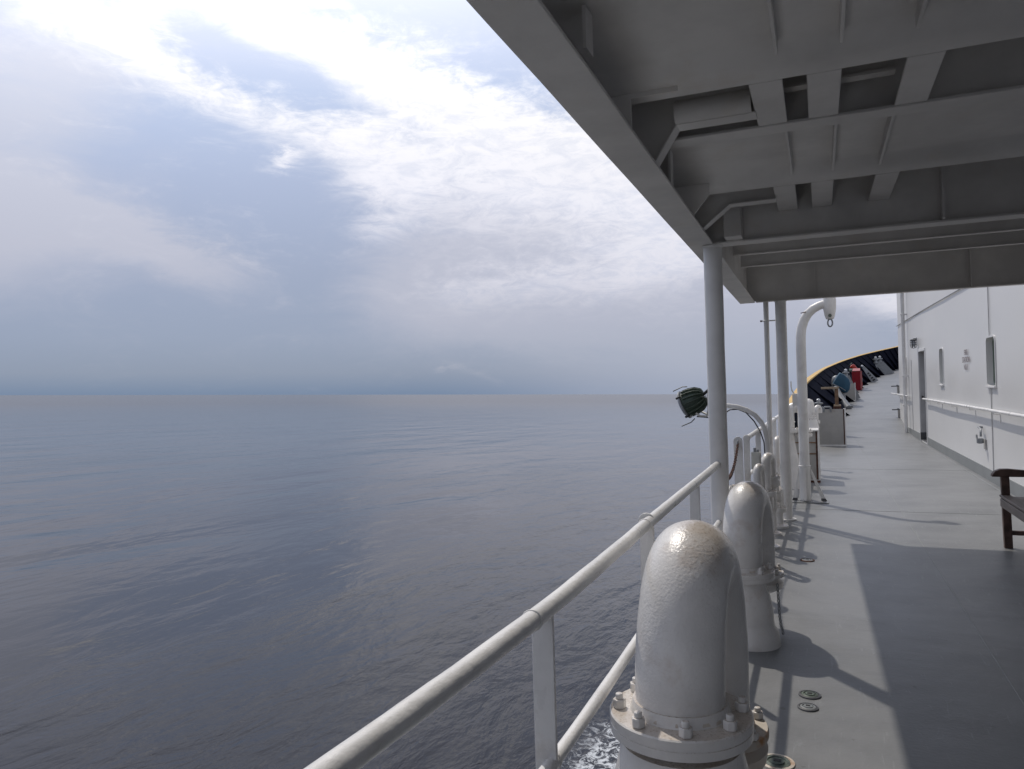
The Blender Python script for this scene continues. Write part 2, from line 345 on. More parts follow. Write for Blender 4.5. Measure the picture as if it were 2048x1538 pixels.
# ------------------------------------------------------------------ bulwark at the bow
bw = thing('bulwark', 'dark navy flared bow bulwark with closely spaced ribs and a yellow cap', 'bulwark', (dx(30), 30, dz(30)))
b = MB(); by = [16.4 + i * 0.4 for i in range(100)]
rr = []
for y in by:
    f = Vector((dx(y), y, dz(y))); t = Vector((Q(TOP, y, 1), y, Q(TOP, y, 2)))
    rr.append([b.b.verts.new(p) for p in (f, f.lerp(t, .5), t, t + Vector((-.03, 0, 0)), f + Vector((-.03, 0, 0)))])
b.skin(rr); b.done('plating', 'navy', bw)
b = MB(); rr = []
for y in by:
    t = Vector((Q(TOP, y, 1), y, Q(TOP, y, 2))); ty = Vector((Q(TOP, y + .2, 1) - Q(TOP, y - .2, 1), .4, 0)).normalized(); nx = Vector((ty.y, -ty.x, 0))
    th = .018 + .055 * max(0, min(1, (31 - y) / 10)); cw = .045 + .03 * max(0, min(1, (34 - y) / 10))
    rr.append([b.b.verts.new(p) for p in (t + nx * cw + Vector((0, 0, -th)), t + nx * cw, t - nx * cw + Vector((0, 0, .02)), t - nx * cw + Vector((0, 0, -th)))])
b.skin(rr); b.done('cap_rail', 'yellow', bw)
def y_of_px(px):
    tab = [(1570, 17.5), (1587, 20), (1600, 22), (1614, 25), (1644, 30), (1663, 34), (1689, 38), (1733, 43), (1795, 48), (1860, 52)]
    return Q(tab, px, 1)
for px in list(range(1588, 1846, 11)):
    y = y_of_px(px); f = Vector((dx(y + .8), y + .8, dz(y + .8))); t = Vector((Q(TOP, y, 1), y, Q(TOP, y, 2) - .06))
    b = MB(); ty = Vector((dx(y + .3) - dx(y - .3), .6, 0)).normalized(); nx = Vector((ty.y, -ty.x, 0))
    b.prism([f, f + nx * .17, f.lerp(t, .5) + nx * .10, t + nx * .06, t], ty * .03)
    b.prism([f + nx * .17, f.lerp(t, .5) + nx * .1, f.lerp(t, .5) + nx * .1 + ty * .07, f + nx * .17 + ty * .07], nx * .012)
    b.done('frame', 'navy', bw)

# ------------------------------------------------------------------ deckhouse
XW = 2.15
house = thing('deckhouse', 'long white steel deckhouse wall with narrow windows, door and handrails', 'deckhouse', (4, 12, 0))
wins = [(11.5, 12.03, 1.32, 1.97), (15.95, 16.38, 1.32, 1.99), (22.30, 22.82, 1.32, 2.02)]
DOOR = (18.5, 19.6, .03, 2.05)
holes = wins + [DOOR]
Yb = sorted(set([round(-4 + .4 * i, 3) for i in range(72)] + [24.4] + [h[i] for h in holes for i in (0, 1)]))
Yb = [y for y in Yb if y <= 24.4 and not any(abs(y - h[i]) < .12 and y != h[i] for h in holes for i in (0, 1))]
Zb = sorted(set([0, .03, .19, .45, .75, 1.0, 1.32, 1.65, 1.97, 1.99, 2.02, 2.05, 2.4, 2.8, 3.2, 3.8, 4.5, 5.2]))
def wx(y, z):
    return XW + .012 * (mn.noise(Vector((y * .55, z * .6, 1.3)))) * (1 if z > .1 else 0)
b = MB(); gv = {}
def gvx(y, z):
    if (y, z) not in gv: gv[(y, z)] = b.b.verts.new((wx(y, z), y, z))
    return gv[(y, z)]
for y0, y1 in zip(Yb, Yb[1:]):
    for z0, z1 in zip(Zb, Zb[1:]):
        if any(y0 >= h[0] - 1e-6 and y1 <= h[1] + 1e-6 and z0 >= h[2] - 1e-6 and z1 <= h[3] + 1e-6 for h in holes): continue
        b.b.faces.new((gvx(y0, z0), gvx(y0, z1), gvx(y1, z1), gvx(y1, z0)))
for (y0, y1, z0, z1) in holes:             # reveals
    if z0 > 1: continue
    dpt = .15
    for (p, q) in (((y0, z0), (y0, z1)), ((y0, z1), (y1, z1)), ((y1, z1), (y1, z0)), ((y1, z0), (y0, z0))):
        va = [b.b.verts.new(v) for v in ((wx(*p), p[0], p[1]), (wx(*q), q[0], q[1]), (XW + dpt, q[0], q[1]), (XW + dpt, p[0], p[1]))]
        b.b.faces.new(va)
b.b.normal_update()
wall = b.done('side_wall', 'wall', house, ang=50)
b = MB(); b.box(XW + .02, 9, 24.38, 24.42, .0, 5.2); b.box(XW + .005, 9, -4, 24.38, 5.2, 5.24); b.done('front_wall', 'wall', house)
b = MB()
for y0, y1 in ((-4, 18.46), (19.64, 24.41)): b.box(XW - .012, XW + .01, y0, y1, 0, .165)
b.done('base_strip', 'kick', house)
# weld seams, ledge line, side post seam
b = MB(); b.box(XW - .016, XW - .002, 11.80, 11.807, .17, 1.30); b.box(XW - .016, XW - .002, 11.80, 11.807, 1.99, 5); b.box(XW - .016, XW - .002, 21.1, 21.108, .17, 1.9)
b.box(XW - .016, XW - .002, 6.4, 6.412, .17, 5)
b.done('weld_seam', 'seam', house, kind='stuff')
b = MB(); b.tube([(XW - .018, 24.45, 2.98), (XW - .018, 19, 2.93), (XW - .018, 14, 2.86), (XW - .018, 8, 2.80)], .011, 8); b.done('cable_run', 'steel', house)
for (y0, y1, z0, z1) in wins:
    fr = None
    b = MB(); r = .07; wth = .022
    def rrect(g, x):
        pts = []
        for (cy, cz, a) in ((y1 - r, z1 - r, 0), (y0 + r, z1 - r, pi / 2), (y0 + r, z0 + r, pi), (y1 - r, z0 + r, 1.5 * pi)):
            for i in range(5): pts.append((x, cy + (r + g) * cos(a + i * pi / 8), cz + (r + g) * sin(a + i * pi / 8)))
        return pts
    rings = [[b.b.verts.new(p) for p in rrect(g, x)] for g, x in ((0, XW + .11), (0, XW - .012), (wth, XW - .012), (wth, XW + .004))]
    b.skin(rings, cap=False); fr = b.done('window', 'wall', house)
    b = MB(); b.box(XW + .085, XW + .09, y0 + .003, y1 - .003, z0 + .003, z1 - .003); b.done('pane', 'glass', fr)
    b = MB(); rr = [[b.b.verts.new(p) for p in rrect(g, x)] for g, x in ((-.002, XW + .084), (-.002, XW + .065), (-.035, XW + .065), (-.035, XW + .084))]; b.skin(rr, cap=False, closed=True)
    b.done('frame', 'greeng', fr)
    b = MB(); b.box(XW - .035, XW + .09, y0 - .02, y1 + .02, z0 - .03, z0 - .004); b.done('sill', 'wall', fr, bevel=.004)
b = MB(); b.box(XW + .11, XW + .14, DOOR[0] + .004, DOOR[1] - .03, .2, 2.046); b.box(XW + .004, XW + .14, DOOR[1] - .025, DOOR[1] - .004, .2, 2.046); dr = b.done('door', 'door', house)
b = MB(); b.box(XW - .004, XW + .088, DOOR[0] + .003, DOOR[1] - .03, .031, .036); b.done('sill', 'darkgrey', dr)  # dark sheet added over the door sill to dull its sunlit spot
b = MB(); b.box(XW + .09, XW + .14, DOOR[0] + .004, DOOR[1] - .03, .034, .198); b.box(XW - .02, XW + .14, DOOR[1] - .028, DOOR[1] - .003, .034, .198); b.done('kick_plate', 'darkgrey', dr)
b = MB(); b.box(XW + .03, XW + .055, 19.50, 19.573, .99, 1.04); b.box(XW + .02, XW + .06, 19.44, 19.50, 1.0, 1.03); b.done('handle', 'black', dr)
b = MB()
for y0, y1, z0, z1 in ((18.44, 18.5, .0, 2.11), (19.6, 19.66, .0, 2.11), (18.5, 19.6, 2.05, 2.11)): b.box(XW - .018, XW + .0, y0, y1, z0, z1)
b.done('door_frame', 'wall', house, bevel=.005)
# lettering by the window: three short lines
def text_mesh(s, size):
    cu = bpy.data.curves.new('txt', 'FONT'); cu.body = s; cu.size = size; cu.align_x = 'CENTER'; cu.extrude = .001
    o = bpy.data.objects.new('txt', cu); COL.objects.link(o); dg = bpy.context.evaluated_depsgraph_get()
    me = bpy.data.meshes.new_from_object(o.evaluated_get(dg)); bpy.data.objects.remove(o); return me
bm = bmesh.new()
for s_, z_ in (('FIRE', 1.79), ('STATION', 1.675), ('NO.1', 1.56)):
    me = text_mesh(s_, .125); me.transform(Matrix.Translation((0, 0, 0)) @ Matrix.Diagonal((1.25, 1, 1, 1)))
    me.transform(Matrix(((0, 0, -1, 0), (-1, 0, 0, 0), (0, 1, 0, 0), (0, 0, 0, 1)))); me.transform(Matrix.Translation((XW - .016, 13.55, z_))); bm.from_mesh(me)
b = MB(); b.b.free(); b.b = bm; b.done('lettering', 'print', house)

def handrail(y0, y1, ybr, label):
    h = thing('handrail', label, 'handrail', (XW - .08, (y0 + y1) / 2, 1.0), 'white handrails on the deckhouse wall')
    b = MB(); n = max(3, int((y1 - y0) / .5)); b.tube([(XW - .08, y0 + (y1 - y0) * i / n, 1.0 + random.uniform(-.002, .002)) for i in range(n + 1)], .021, 14); b.done('rail', 'rail', h)
    for y in ybr:
        b = MB(); b.tube([(XW - .08, y, .985), (XW - .08, y, .955), (XW - .02, y + .02, .955), (XW - .002, y + .02, .955), (XW - .002, y + .02, .84)], .008, 8); b.done('bracket', 'rail', h)
handrail(-2, 18.35, [1.2, 2.9, 4.6, 6.3, 8.0, 9.7, 11.3, 12.95, 14.6, 16.2, 17.8], 'long white handrail running from the door to the near end of the wall')
handrail(21.4, 26.0, [21.7, 23.6], 'short white handrail beyond the door, ending past the wall corner')
# downpipe at the far end of the wall
dp = thing('downpipe', 'thin white vertical pipe clipped to the wall beyond the door', 'pipe', (XW - .09, 21.9, 0))
b = MB(); b.cyl((XW - .09, 21.9, 0), (XW - .09, 21.9, 5.1), .045, 14); b.done('pipe', 'pillar', dp)
for z in (.75, 1.5, 3.1, 4.5):
    b = MB(); b.box(XW - .15, XW + .0, 21.86, 21.94, z, z + .03); b.done('clip', 'pillar', dp)
b = MB(); b.lathe([(.09, 0), (.09, .02), (.05, .03)], (XW - .09, 21.9, .001), 16); b.done('foot', 'pillar', dp)
# caged lamp over the door
lp = thing('caged_wall_lamp', 'small caged bulkhead lamp fixed to the wall just above the door', 'lamp', (XW - .02, 19.75, 2.25))
cx_ = XW - .085
b = MB(); b.tube([(XW - .015, 19.75, 2.37), (cx_, 19.75, 2.37)], .018, 10); b.lathe([(.03, 0), (.03, -.012)], (XW - .012, 19.75, 2.37), 14, ax=(1, 0, 0)); b.done('arm', 'steel', lp)
b = MB(); b.lathe([(.03, .04), (.07, .02), (.073, 0), (.05, -.01)], (cx_, 19.75, 2.33), 20); b.done('shade', 'darkgrey', lp)
b = MB(); b.lathe([(.045, 0), (.05, -.05), (.045, -.11), (.02, -.14)], (cx_, 19.75, 2.325), 16); b.done('globe', 'lens', lp)
b = MB()
for i in range(6):
    a = i * pi / 3; b.tube([(cx_ + .066 * cos(a), 19.75 + .066 * sin(a), 2.33), (cx_ + .066 * cos(a), 19.75 + .066 * sin(a), 2.22), (cx_ + .05 * cos(a), 19.75 + .05 * sin(a), 2.16), (cx_, 19.75, 2.15)], .006, 6)
for z in (2.29, 2.23): b.torus((cx_, 19.75, z), .067, .006, (0, 0, 1), 20, 6)
b.done('cage', 'darkgrey', lp)
# tap on the wall
tp = thing('wall_tap', 'small grey valve and hose tap low on the white wall under the handrail', 'tap', (XW - .06, 12.35, .6))
b = MB(); b.tube([(XW, 12.5, .72), (XW - .05, 12.5, .72), (XW - .05, 12.35, .70), (XW - .06, 12.3, .66), (XW - .06, 12.3, .60)], .016, 10); b.done('pipe', 'steel', tp)
b = MB(); b.lathe([(.02, 0), (.045, .01), (.045, .07), (.02, .08)], (XW - .07, 12.3, .50), 14); b.done('body', 'steel', tp)
b = MB(); b.torus((XW - .11, 12.3, .60), .035, .007, (1, 0, 0), 16, 6); b.done('handwheel', 'steel', tp)
b = MB(); b.box(XW - .012, XW - .002, 12.22, 12.4, .42, .56); b.done('backplate', 'shadegrey', tp)
# two small fold-down brackets on the front corner
for z, l in ((1.22, 'upper grey bracket sticking out from the front corner of the wall'), (.535, 'lower grey bracket sticking out from the front corner of the wall')):
    t = thing('corner_bracket', l, 'bracket', (XW + .02, 24.6, z), 'brackets on the wall corner')
    b = MB(); b.box(XW - .20, XW + .06, 24.44, 24.56, z, z + .03); b.done('shelf', 'darkgrey', t, bevel=.004)
    b = MB(); b.box(XW - .05, XW + .04, 24.44, 24.52, z - (.38 if z < 1 else .2), z - .001); b.done('leg', 'shadegrey', t)
    b = MB(); b.cyl((XW - .04, 24.5, z + .03), (XW - .04, 24.5, z + .055), .03, 10); b.done('bolt', 'steel', t)

# ------------------------------------------------------------------ overhanging deck
oh = thing('overhead_deck', 'white underside of the deck above with girders, beams and brackets', 'overhead deck', (.8, 4, 2.31))
ZC, ZL, ZB = 2.80, 2.48, 2.31
def gx(y): return -.695 - (y - 1.5) * .0103       # outer edge
YF = 8.47
b = MB(); b.box(-.60, 2.14, -3, YF - .02, ZC, ZC + .02); b.box(-.72, 2.14, -3, YF, ZC + .021, ZC + .08); b.done('deck_plate', 'soffit', oh)
b = MB()                                          # edge girder: bottom flange and web
n = 60; rr = []
for i in range(n + 1):
    y = -3 + (YF + 3) * i / n; xo = gx(y) + mn.noise(Vector((y * 1.7, 0, 0))) * .003; xi = xo + .145 + .010 * min(1, max(0, (y - 1.5) / 6)); zz = ZB + mn.noise(Vector((0, y * 1.3, 4))) * .002
    rr.append([b.b.verts.new(p) for p in ((xo, y, zz), (xi, y, zz), (xi, y, zz + .014), (xo + .014, y, zz + .014), (xo + .014, y, ZC + .10), (xo, y, ZC + .10))])
b.skin(rr); b.done('edge_girder', 'soffit', oh, bevel=.003)
XI = lambda y: gx(y) + .12
b = MB(); b.box(-.70, -.685, -3, YF - .03, ZB + .016, ZC); b.done('girder_web', 'soffit', oh)
def panel(y0, y1, z, lip=.05):   # low plate between two close beams, dropping in a soft curve to the beam edge
    b = MB(); x0 = -.68; x1 = 2.14
    prof = [(y0, ZC - .002), (y0, z + lip)] + [(y1 - .22 + .13 * i / 6, z + lip - lip * (.5 - .5 * cos(pi * i / 6))) for i in range(7)]
    prof += [(y1 - .03, z - .004), (y1 - .004, z - .001), (y1, z + .006), (y1, ZC - .002)]
    rings = [[b.b.verts.new((x, y, zz)) for (y, zz) in prof] for x in (x0, x1)]
    b.skin(rings); return b.done('beam_panel', 'soffit', oh, ang=50)
panel(-3, 2.70, ZL - .004); panel(3.262, 4.17, ZL - .004)
b = MB(); b.box(-.57, 2.14, 3.155, 3.258, ZL - .012, ZL + .002); b.box(-.57, 2.14, 3.20, 3.212, ZL + .003, ZC - .001); b.done('beam_flange', 'soffit', oh, bevel=.003)
b = MB(); b.tube([(-.205, 2.97, ZL + .035), (-.49, 2.97, ZL + .035)], .045, 14); b.box(-.49, -.2, 2.964, 2.976, ZL + .06, ZC - .002); b.done('bulb_beam', 'soffit', oh)
LG = ((-.195, -.085), (-.008, .10), (.292, .402))
for (a, c_) in LG:
    for (y0, y1) in ((2.701, 3.154), (4.171, 4.775)):
        b = MB(); b.box(a, c_, y0, y1, ZL - .006, ZL + .006); b.box(a + .045, a + .057, y0, y1, ZL + .007, ZC - .001); b.done('longitudinal', 'soffit', oh, bevel=.004)
for x in (-.095, .093, .30):
    for y0, y1 in ((-2.9, 2.50), (3.266, 4.0)):
        b = MB(); b.box(x - .006, x + .006, y0, y1, ZL - .002, ZL + .044); b.done('stiffener', 'soffit', oh, bevel=.002)
for y, g in ((3.06, .10), (4.36, .06)):
    b = MB(); b.box(-.20, .29, y, y + .015, ZL + g, ZC - .002); b.box(-.2, .29, y - .02, y + .03, ZL + g - .012, ZL + g - .001); b.done('cross_rib', 'soffit', oh)
# knee frames between the girder and the first longitudinal
def knee(y, xr, zt, xe):
    b = MB(); xg = XI(y) - .01
    b.prism([(xg, y, ZB + .016), (xg + .02, y, ZB + .016), (xr, y, zt), (xe, y, zt), (xe, y, ZC - .003), (-.684, y, ZC - .003), (-.684, y, ZB + .016)], (0, .010, 0))
    pts = [(xg + .015, ZB + .02), (xr, zt), (xe, zt)]
    for (p, q) in zip(pts, pts[1:]):
        dv = Vector((q[0] - p[0], q[1] - p[1])).normalized(); nn = Vector((dv.y, -dv.x)) * .008
        b.prism([(p[0], y - .035, p[1]), (q[0], y - .035, q[1]), (q[0] + nn.x, y - .035, q[1] + nn.y), (p[0] + nn.x, y - .035, p[1] + nn.y)], (0, .08, 0))
    b.done('knee_bracket', 'soffit', oh, bevel=.002)
knee(3.0, -.49, 2.475, -.19); knee(4.38, -.435, 2.458, -.19)
def plate(y, pts, name='bracket_plate', th=.010):
    b = MB(); b.prism([(x, y, z) for x, z in pts], (0, th, 0)); b.done(name, 'soffit', oh, bevel=.0015)
plate(2.60, [(-.684, ZB + .016), (-.582, ZB + .016), (-.582, ZL - .02), (-.42, ZL - .02), (-.42, ZL + .02), (-.684, ZL + .02)])
plate(3.34, [(-.684, ZB + .016), (-.579, ZB + .016), (-.575, ZL + .01), (-.684, ZL + .01)])
plate(3.985, [(-.684, ZB + .016), (-.585, ZB + .016), (-.497, 2.432), (-.495, ZL + .01), (-.684, ZL + .01)])
b = MB(); b.box(-.583, -.572, 3.30, 3.36, ZB + .016, ZL + .0); b.done('bracket_flange', 'soffit', oh)
b = MB(); b.box(-.583, -.573, 2.02, 2.09, ZB + .09, ZL + .04); b.done('bracket_flange', 'soffit', oh)
# deep beam over the first pillar
b = MB(); b.box(-.684, 2.14, 4.78, 4.792, ZB + .012, ZC - .001); b.box(-.60, 2.14, 4.735, 4.86, ZB - .002, ZB + .011); b.done('deep_beam', 'soffit', oh, bevel=.003)
for x in (.66, 1.55):
    b = MB(); b.box(x - .006, x + .006, 4.70, 4.779, ZB + .012, ZC - .003); b.done('web_stiffener', 'soffit', oh)
b = MB(); b.box(-.50, -.40, 4.62, 4.778, ZB + .012, ZC - .004); b.done('web_gusset', 'soffit', oh, bevel=.004)
for y in (6.36, 7.03):
    b = MB(); b.box(-.62, 2.14, y, y + .010, ZL + .022, ZC - .001); b.box(-.62, 2.14, y - .02, y + .035, ZL + .012, ZL + .021); b.done('light_beam', 'soffit', oh, bevel=.002)
for x in (-.22, 1.05, 1.9):
    b = MB(); b.prism([(x, 6.371, ZC - .004), (x, 6.371, ZL + .03), (x, 6.62, ZC - .004)], (.010, 0, 0)); b.done('gusset', 'soffit', oh)
b = MB(); b.box(-.745, 2.14, YF - .03, YF - .018, ZB + .016, ZC - .001); b.box(-.60, 2.14, YF - .08, YF + .0, ZB + .0, ZB + .011); b.done('front_beam', 'soffit', oh, bevel=.002)
for x in (-.01, 1.39): 
    b = MB(); b.box(x - .005, x + .005, YF - .09, YF - .031, ZB + .012, ZC - .003); b.done('web_stiffener', 'soffit', oh)

# ------------------------------------------------------------------ pillars
def pillar(x, y, r, label):
    t = thing('pillar', label, 'pillar', (x, y, 0), 'pillars holding up the overhead deck')
    b = MB(); n = 26; b.tube([(x + mn.noise(Vector((i * .4, 1, 2))) * .0012, y, .0 + 2.305 * i / n) for i in range(n + 1)], r, 28, jit=.0004); b.done('shaft', 'pillar', t)
    b = MB(); b.lathe([(r + .035, 0), (r + .035, .012), (r + .004, .016)], (x, y, .001), 28); b.done('foot_plate', 'pillar', t)
    b = MB(); b.lathe([(r + .001, 0), (r + .006, .006), (r + .006, .014)], (x, y, ZB - .016), 28); b.done('cap', 'pillar', t)
    return t
pillar(-.588, 4.79, .056, 'nearer white pillar where the near guard rail ends')
pillar(-.352, 8.40, .056, 'farther white pillar under the front corner of the overhead deck')
t = thing('vertical_pipe', 'thin white vertical pipe clamped beside the farther pillar', 'pipe', (-.50, 8.42, 0))
b = MB(); b.cyl((-.50, 8.42, 0), (-.50, 8.42, ZB), .027, 16); b.done('pipe', 'pillar', t)
b = MB(); b.box(-.548, -.40, 8.405, 8.435, 2.10, 2.112); b.torus((-.50, 8.42, 2.106), .033, .006, (0, 0, 1), 18, 6); b.done('clamp', 'pillar', t)
b = MB(); b.cyl((-.562, 8.42, 2.106), (-.545, 8.42, 2.106), .010, 8); b.done('clamp_bolt', 'rust', t)

# ------------------------------------------------------------------ guard rails
def railx(y):
    return Q([(-2, -.86), (-.2, -.715), (.45, -.640), (.8, -.612), (1.6, -.582), (2.7, -.587), (4.8, -.592)], y, 1)
def flatpost(t, x, y, ztop, ringed):
    b = MB(); w_ = .026; r = .031
    if ringed:
        poly = [(x - w_, y, 0), (x + w_, y, 0)] + [(x + r * cos(a), y, ztop + r * sin(a)) for a in [(-.55 + (pi + 1.1) * i / 12) for i in range(13)]]
    else: poly = [(x - w_, y, 0), (x + w_, y, 0), (x + w_, y, ztop - .006), (x - w_, y, ztop - .016)]
    b.prism(poly, (0, .011, 0)); p = b.done('post', 'rail', t, bevel=.0025)
    b = MB(); b.cyl((x + w_ - .012, y - .002, ztop - .010), (x + w_ - .012, y - .012, ztop - .010), .006, 10); b.done('weld_bolt', 'rail', p)
    return p
gr = thing('guard_rail', 'near white guard rail with thick lumpy top pipe, ending at the nearer pillar', 'guard rail', (-.59, 2.5, 0), 'guard rails along the deck edge')
b = MB(); n = 150; b.tube([(railx(-1.5 + 6.25 * i / n) + mn.noise(Vector((i * .23, 0, 0))) * .0012, -1.5 + 6.25 * i / n, .955 + mn.noise(Vector((i * .19, 5, 0))) * .0012) for i in range(n + 1)], .0215, 22, jit=.00035); b.done('top_rail', 'rail', gr)
for z in (.605, .30):
    b = MB(); n = 60; b.tube([(railx(-1.5 + 6.25 * i / n), -1.5 + 6.25 * i / n, z) for i in range(n + 1)], .0165, 16, jit=.0004); b.done('lower_rail', 'rail', gr)
for y, k in ((.45, 0), (1.588, 0), (2.72, 1), (3.87, 0)): flatpost(gr, railx(y) - (.012), y, .955, k)
for y_, z_ in ((1.50, .955), (2.64, .955), (.38, .955), (1.61, .605)):
    b = MB(); rr_ = (.0215 if z_ > .9 else .0165) + .0005; b.tube([(railx(y_) + rr_ * cos(2 * pi * i / 24), y_ + random.uniform(-.0012, .0012), z_ + rr_ * sin(2 * pi * i / 24)) for i in range(24)], [.0024 + random.uniform(-.0008, .001) for _ in range(24)], 6, closed=True); b.done('weld_bead', 'rail', gr, ang=70)
g2 = thing('guard_rail', 'farther white guard rail starting beyond the chain gap', 'guard rail', (-.60, 8, 0), 'guard rails along the deck edge')
rx2 = lambda y: -.605 + max(0, (y - 6.8)) * .012
for z, r in ((.965, .022), (.63, .016), (.32, .016)):
    b = MB(); b.tube([(rx2(y), y, z) for y in (6.86, 8, 9, 10.5, 12, 13.5, 15, 16.4)], r, 14); b.done('top_rail' if z > .9 else 'lower_rail', 'rail', g2)
for y, k in ((6.87, 1), (8.0, 0), (9.2, 0), (10.4, 1), (11.6, 0), (12.8, 0), (14.0, 0), (15.2, 0)): flatpost(g2, rx2(y), y, .965, k)
st = thing('chain_post', 'round-topped white flat post holding the rusty chain', 'post', (-.645, 6.55, 0))
b = MB(); r = .037; b.prism([(-.645 - r, 6.55, 0), (-.645 + r, 6.55, 0)] + [(-.645 + r * cos(pi * i / 12), 6.55, .965 + r * sin(pi * i / 12)) for i in range(13)], (0, .012, 0)); b.done('plate', 'rail', st, bevel=.002)
b = MB(); b.torus((-.645, 6.54, .955), .014, .005, (1, 0, 0), 14, 6); b.done('eye', 'steel', st)
def chain(name, pts, lk, r, mt, label):
    # links alternate by ninety degrees along the polyline
    P = [Vector(p) for p in pts]; L = [0]
    for p, q in zip(P, P[1:]): L.append(L[-1] + (q - p).length)
    def at(s_):
        for i in range(len(P) - 1):
            if L[i + 1] >= s_: return P[i].lerp(P[i + 1], (s_ - L[i]) / (L[i + 1] - L[i]))
        return P[-1]
    b = MB(); k = 0; s_ = 0
    while s_ < L[-1] - lk * .5:
        a = at(s_); c_ = at(s_ + lk * 1.35); t = (c_ - a).normalized(); sd_ = t.orthogonal().normalized(); up = t.cross(sd_)
        if k % 2: sd_ = up
        mid = (a + c_) / 2; hl = lk * .45; hw = lk * .30
        b.tube([mid + t * (hl * cos(q)) * 1.25 + sd_ * (hw * sin(q)) for q in [2 * pi * j / 12 for j in range(12)]], r, 6, closed=True)
        s_ += lk; k += 1
    return b.done(name, mt, label=label, cat='chain')
cp = []
for i in range(25):
    u = i / 24; cp.append((-.645 + .06 * u, 6.54 - 1.70 * u, .945 - (.13 * 4 * u * (1 - u)) - .06 * u))
chain('chain', cp, .032, .0045, 'rust', 'rusty chain hanging across the gap between the post and the nearer pillar')
# junction box on the second post
jb = thing('junction_box', 'small cream junction box with cable glands on the rail post', 'junction box', (-.54, 6.85, .8))
b = MB(); b.box(-.565, -.485, 6.80, 6.86, .70, .85); b.done('case', 'box', jb, bevel=.006)
b = MB(); b.box(-.555, -.495, 6.793, 6.80, .715, .835); b.done('lid', 'box', jb, bevel=.003)
for x, z0, z1 in ((-.535, .85, .885), (-.51, .85, .87), (-.525, .67, .70)):
    b = MB(); b.cyl((x, 6.83, z0), (x, 6.83, z1), .011, 10); b.done('gland', 'steel', jb)
b = MB(); b.tube([(-.525, 6.83, .67), (-.50, 6.82, .55), (-.49, 6.82, .45), (-.51, 6.85, .25), (-.535, 6.9, .02)], .008, 8); b.done('cable', 'black', jb)

# ------------------------------------------------------------------ floodlight on its curved arm
fa = thing('pipe_arm', 'curved white pipe arm reaching outboard from the rail to the floodlight', 'pipe arm', (-.50, 8.0, 0))
pth = [(-.50, 8.0, 0), (-.50, 8.0, .82)] + [tuple(v) for v in arc((-.77, 8.0, .88), (1, 0, 0), (0, 0, 1), .27, .0, 1.15, 10)]
pth = [(-.50, 8.0, 0), (-.50, 8.0, .80), (-.503, 8, .88), (-.52, 8, .97), (-.555, 8, 1.05), (-.61, 8, 1.12), (-.69, 8, 1.175), (-.79, 8, 1.21), (-.9, 8, 1.225), (-1.06, 8, 1.235)]
b = MB(); b.tube(pth, .0245, 16); b.done('pipe', 'rail', fa)
b = MB(); b.box(-1.075, -1.055, 7.94, 8.06, 1.14, 1.36); b.done('end_plate', 'box', fa, bevel=.004)
fc = Vector((-1.235, 8.0, 1.275)); fd = Vector((-.86, .10, -.36)).normalized()        # outboard and down
fl = thing('floodlight', 'dark green ribbed floodlight on the outer end of the curved arm', 'floodlight', tuple(fc))
b = MB(); prof = [(.035, -.125), (.075, -.115), (.105, -.075), (.122, -.02), (.128, .05), (.128, .075)]
b.lathe(prof, fc, 32, ax=fd); b.done('housing', 'green', fl)
u_ = fd.cross(Vector((0, 1, 0))).normalized(); v_ = fd.cross(u_).normalized()
for i in range(16):
    a = 2 * pi * i / 16; rd = u_ * cos(a) + v_ * sin(a); tn = fd.cross(rd)
    b = MB(); b.prism([fc + fd * z + rd * (r + .0) for r, z in ((.03, -.12), (.07, -.11), (.10, -.07), (.12, -.01), (.125, .06))] + [fc + fd * z + rd * (r) for r, z in ((.148, .06), (.146, -.01), (.13, -.08), (.095, -.13), (.04, -.145))], tn * .006)
    b.done('cooling_fin', 'fin', fl)
b = MB(); b.lathe([(.128, .078), (.152, .080), (.152, .095), (.13, .097)], fc, 32, ax=fd); b.done('rim', 'steel', fl)
b = MB(); b.lathe([(.135, .096), (.12, .115), (.07, .13), (.01, .135)], fc, 28, ax=fd); b.done('lens', 'lens', fl)
for a in (.6, 2.2, 3.8, 5.4):
    rd = u_ * cos(a) + v_ * sin(a); b = MB(); b.cyl(fc + rd * .15 + fd * .065, fc + rd * .15 + fd * .115, .012, 8); b.done('clip', 'black', fl)
b = MB(); b.tube([fc + Vector((.05, -.12, -.12)), fc + Vector((.09, -.12, -.15)), fc + Vector((.15, -.08, -.155)), fc + Vector((.17, 0, -.08)), fc + Vector((.17, 0, .0))], .011, 8)
b.tube([fc + Vector((0, .14, 0)), fc + Vector((.06, .15, -.11)), fc + Vector((.15, .08, -.15)), fc + Vector((.17, 0, -.08))], .011, 8); b.done('yoke', 'box', fl)
b = MB(); b.cyl(fc - fd * .12 + Vector((.0, 0, .02)), fc - fd * .17 + Vector((.015, 0, .05)), .016, 10); b.done('cable_gland', 'black', fl)
b = MB(); b.tube([fc + Vector((-.05, 0, .155)), fc + Vector((-.10, 0, .155)), fc + Vector((-.20, 0, .11))], .005, 6); b.tube([fc + Vector((.02, 0, -.18)), fc + Vector((-.02, 0, -.22)), fc + Vector((-.12, 0, -.26))], .005, 6); b.done('loose_wire', 'black', fl)
b = MB(); b.tube([fc + Vector((.04, .0, -.16)), fc + Vector((.15, 0, -.17)), (-.96, 8.02, 1.115), (-.86, 8.02, 1.18), (-.78, 8.0, 1.185), (-.70, 8, 1.15), (-.62, 7.97, 1.06), (-.56, 7.95, .95), (-.53, 7.94, .85), (-.525, 7.94, .74)], .0065, 8)
b.done('light_cable', 'black', label='black cable arching under the white arm from floodlight to deck pipes', cat='cable')

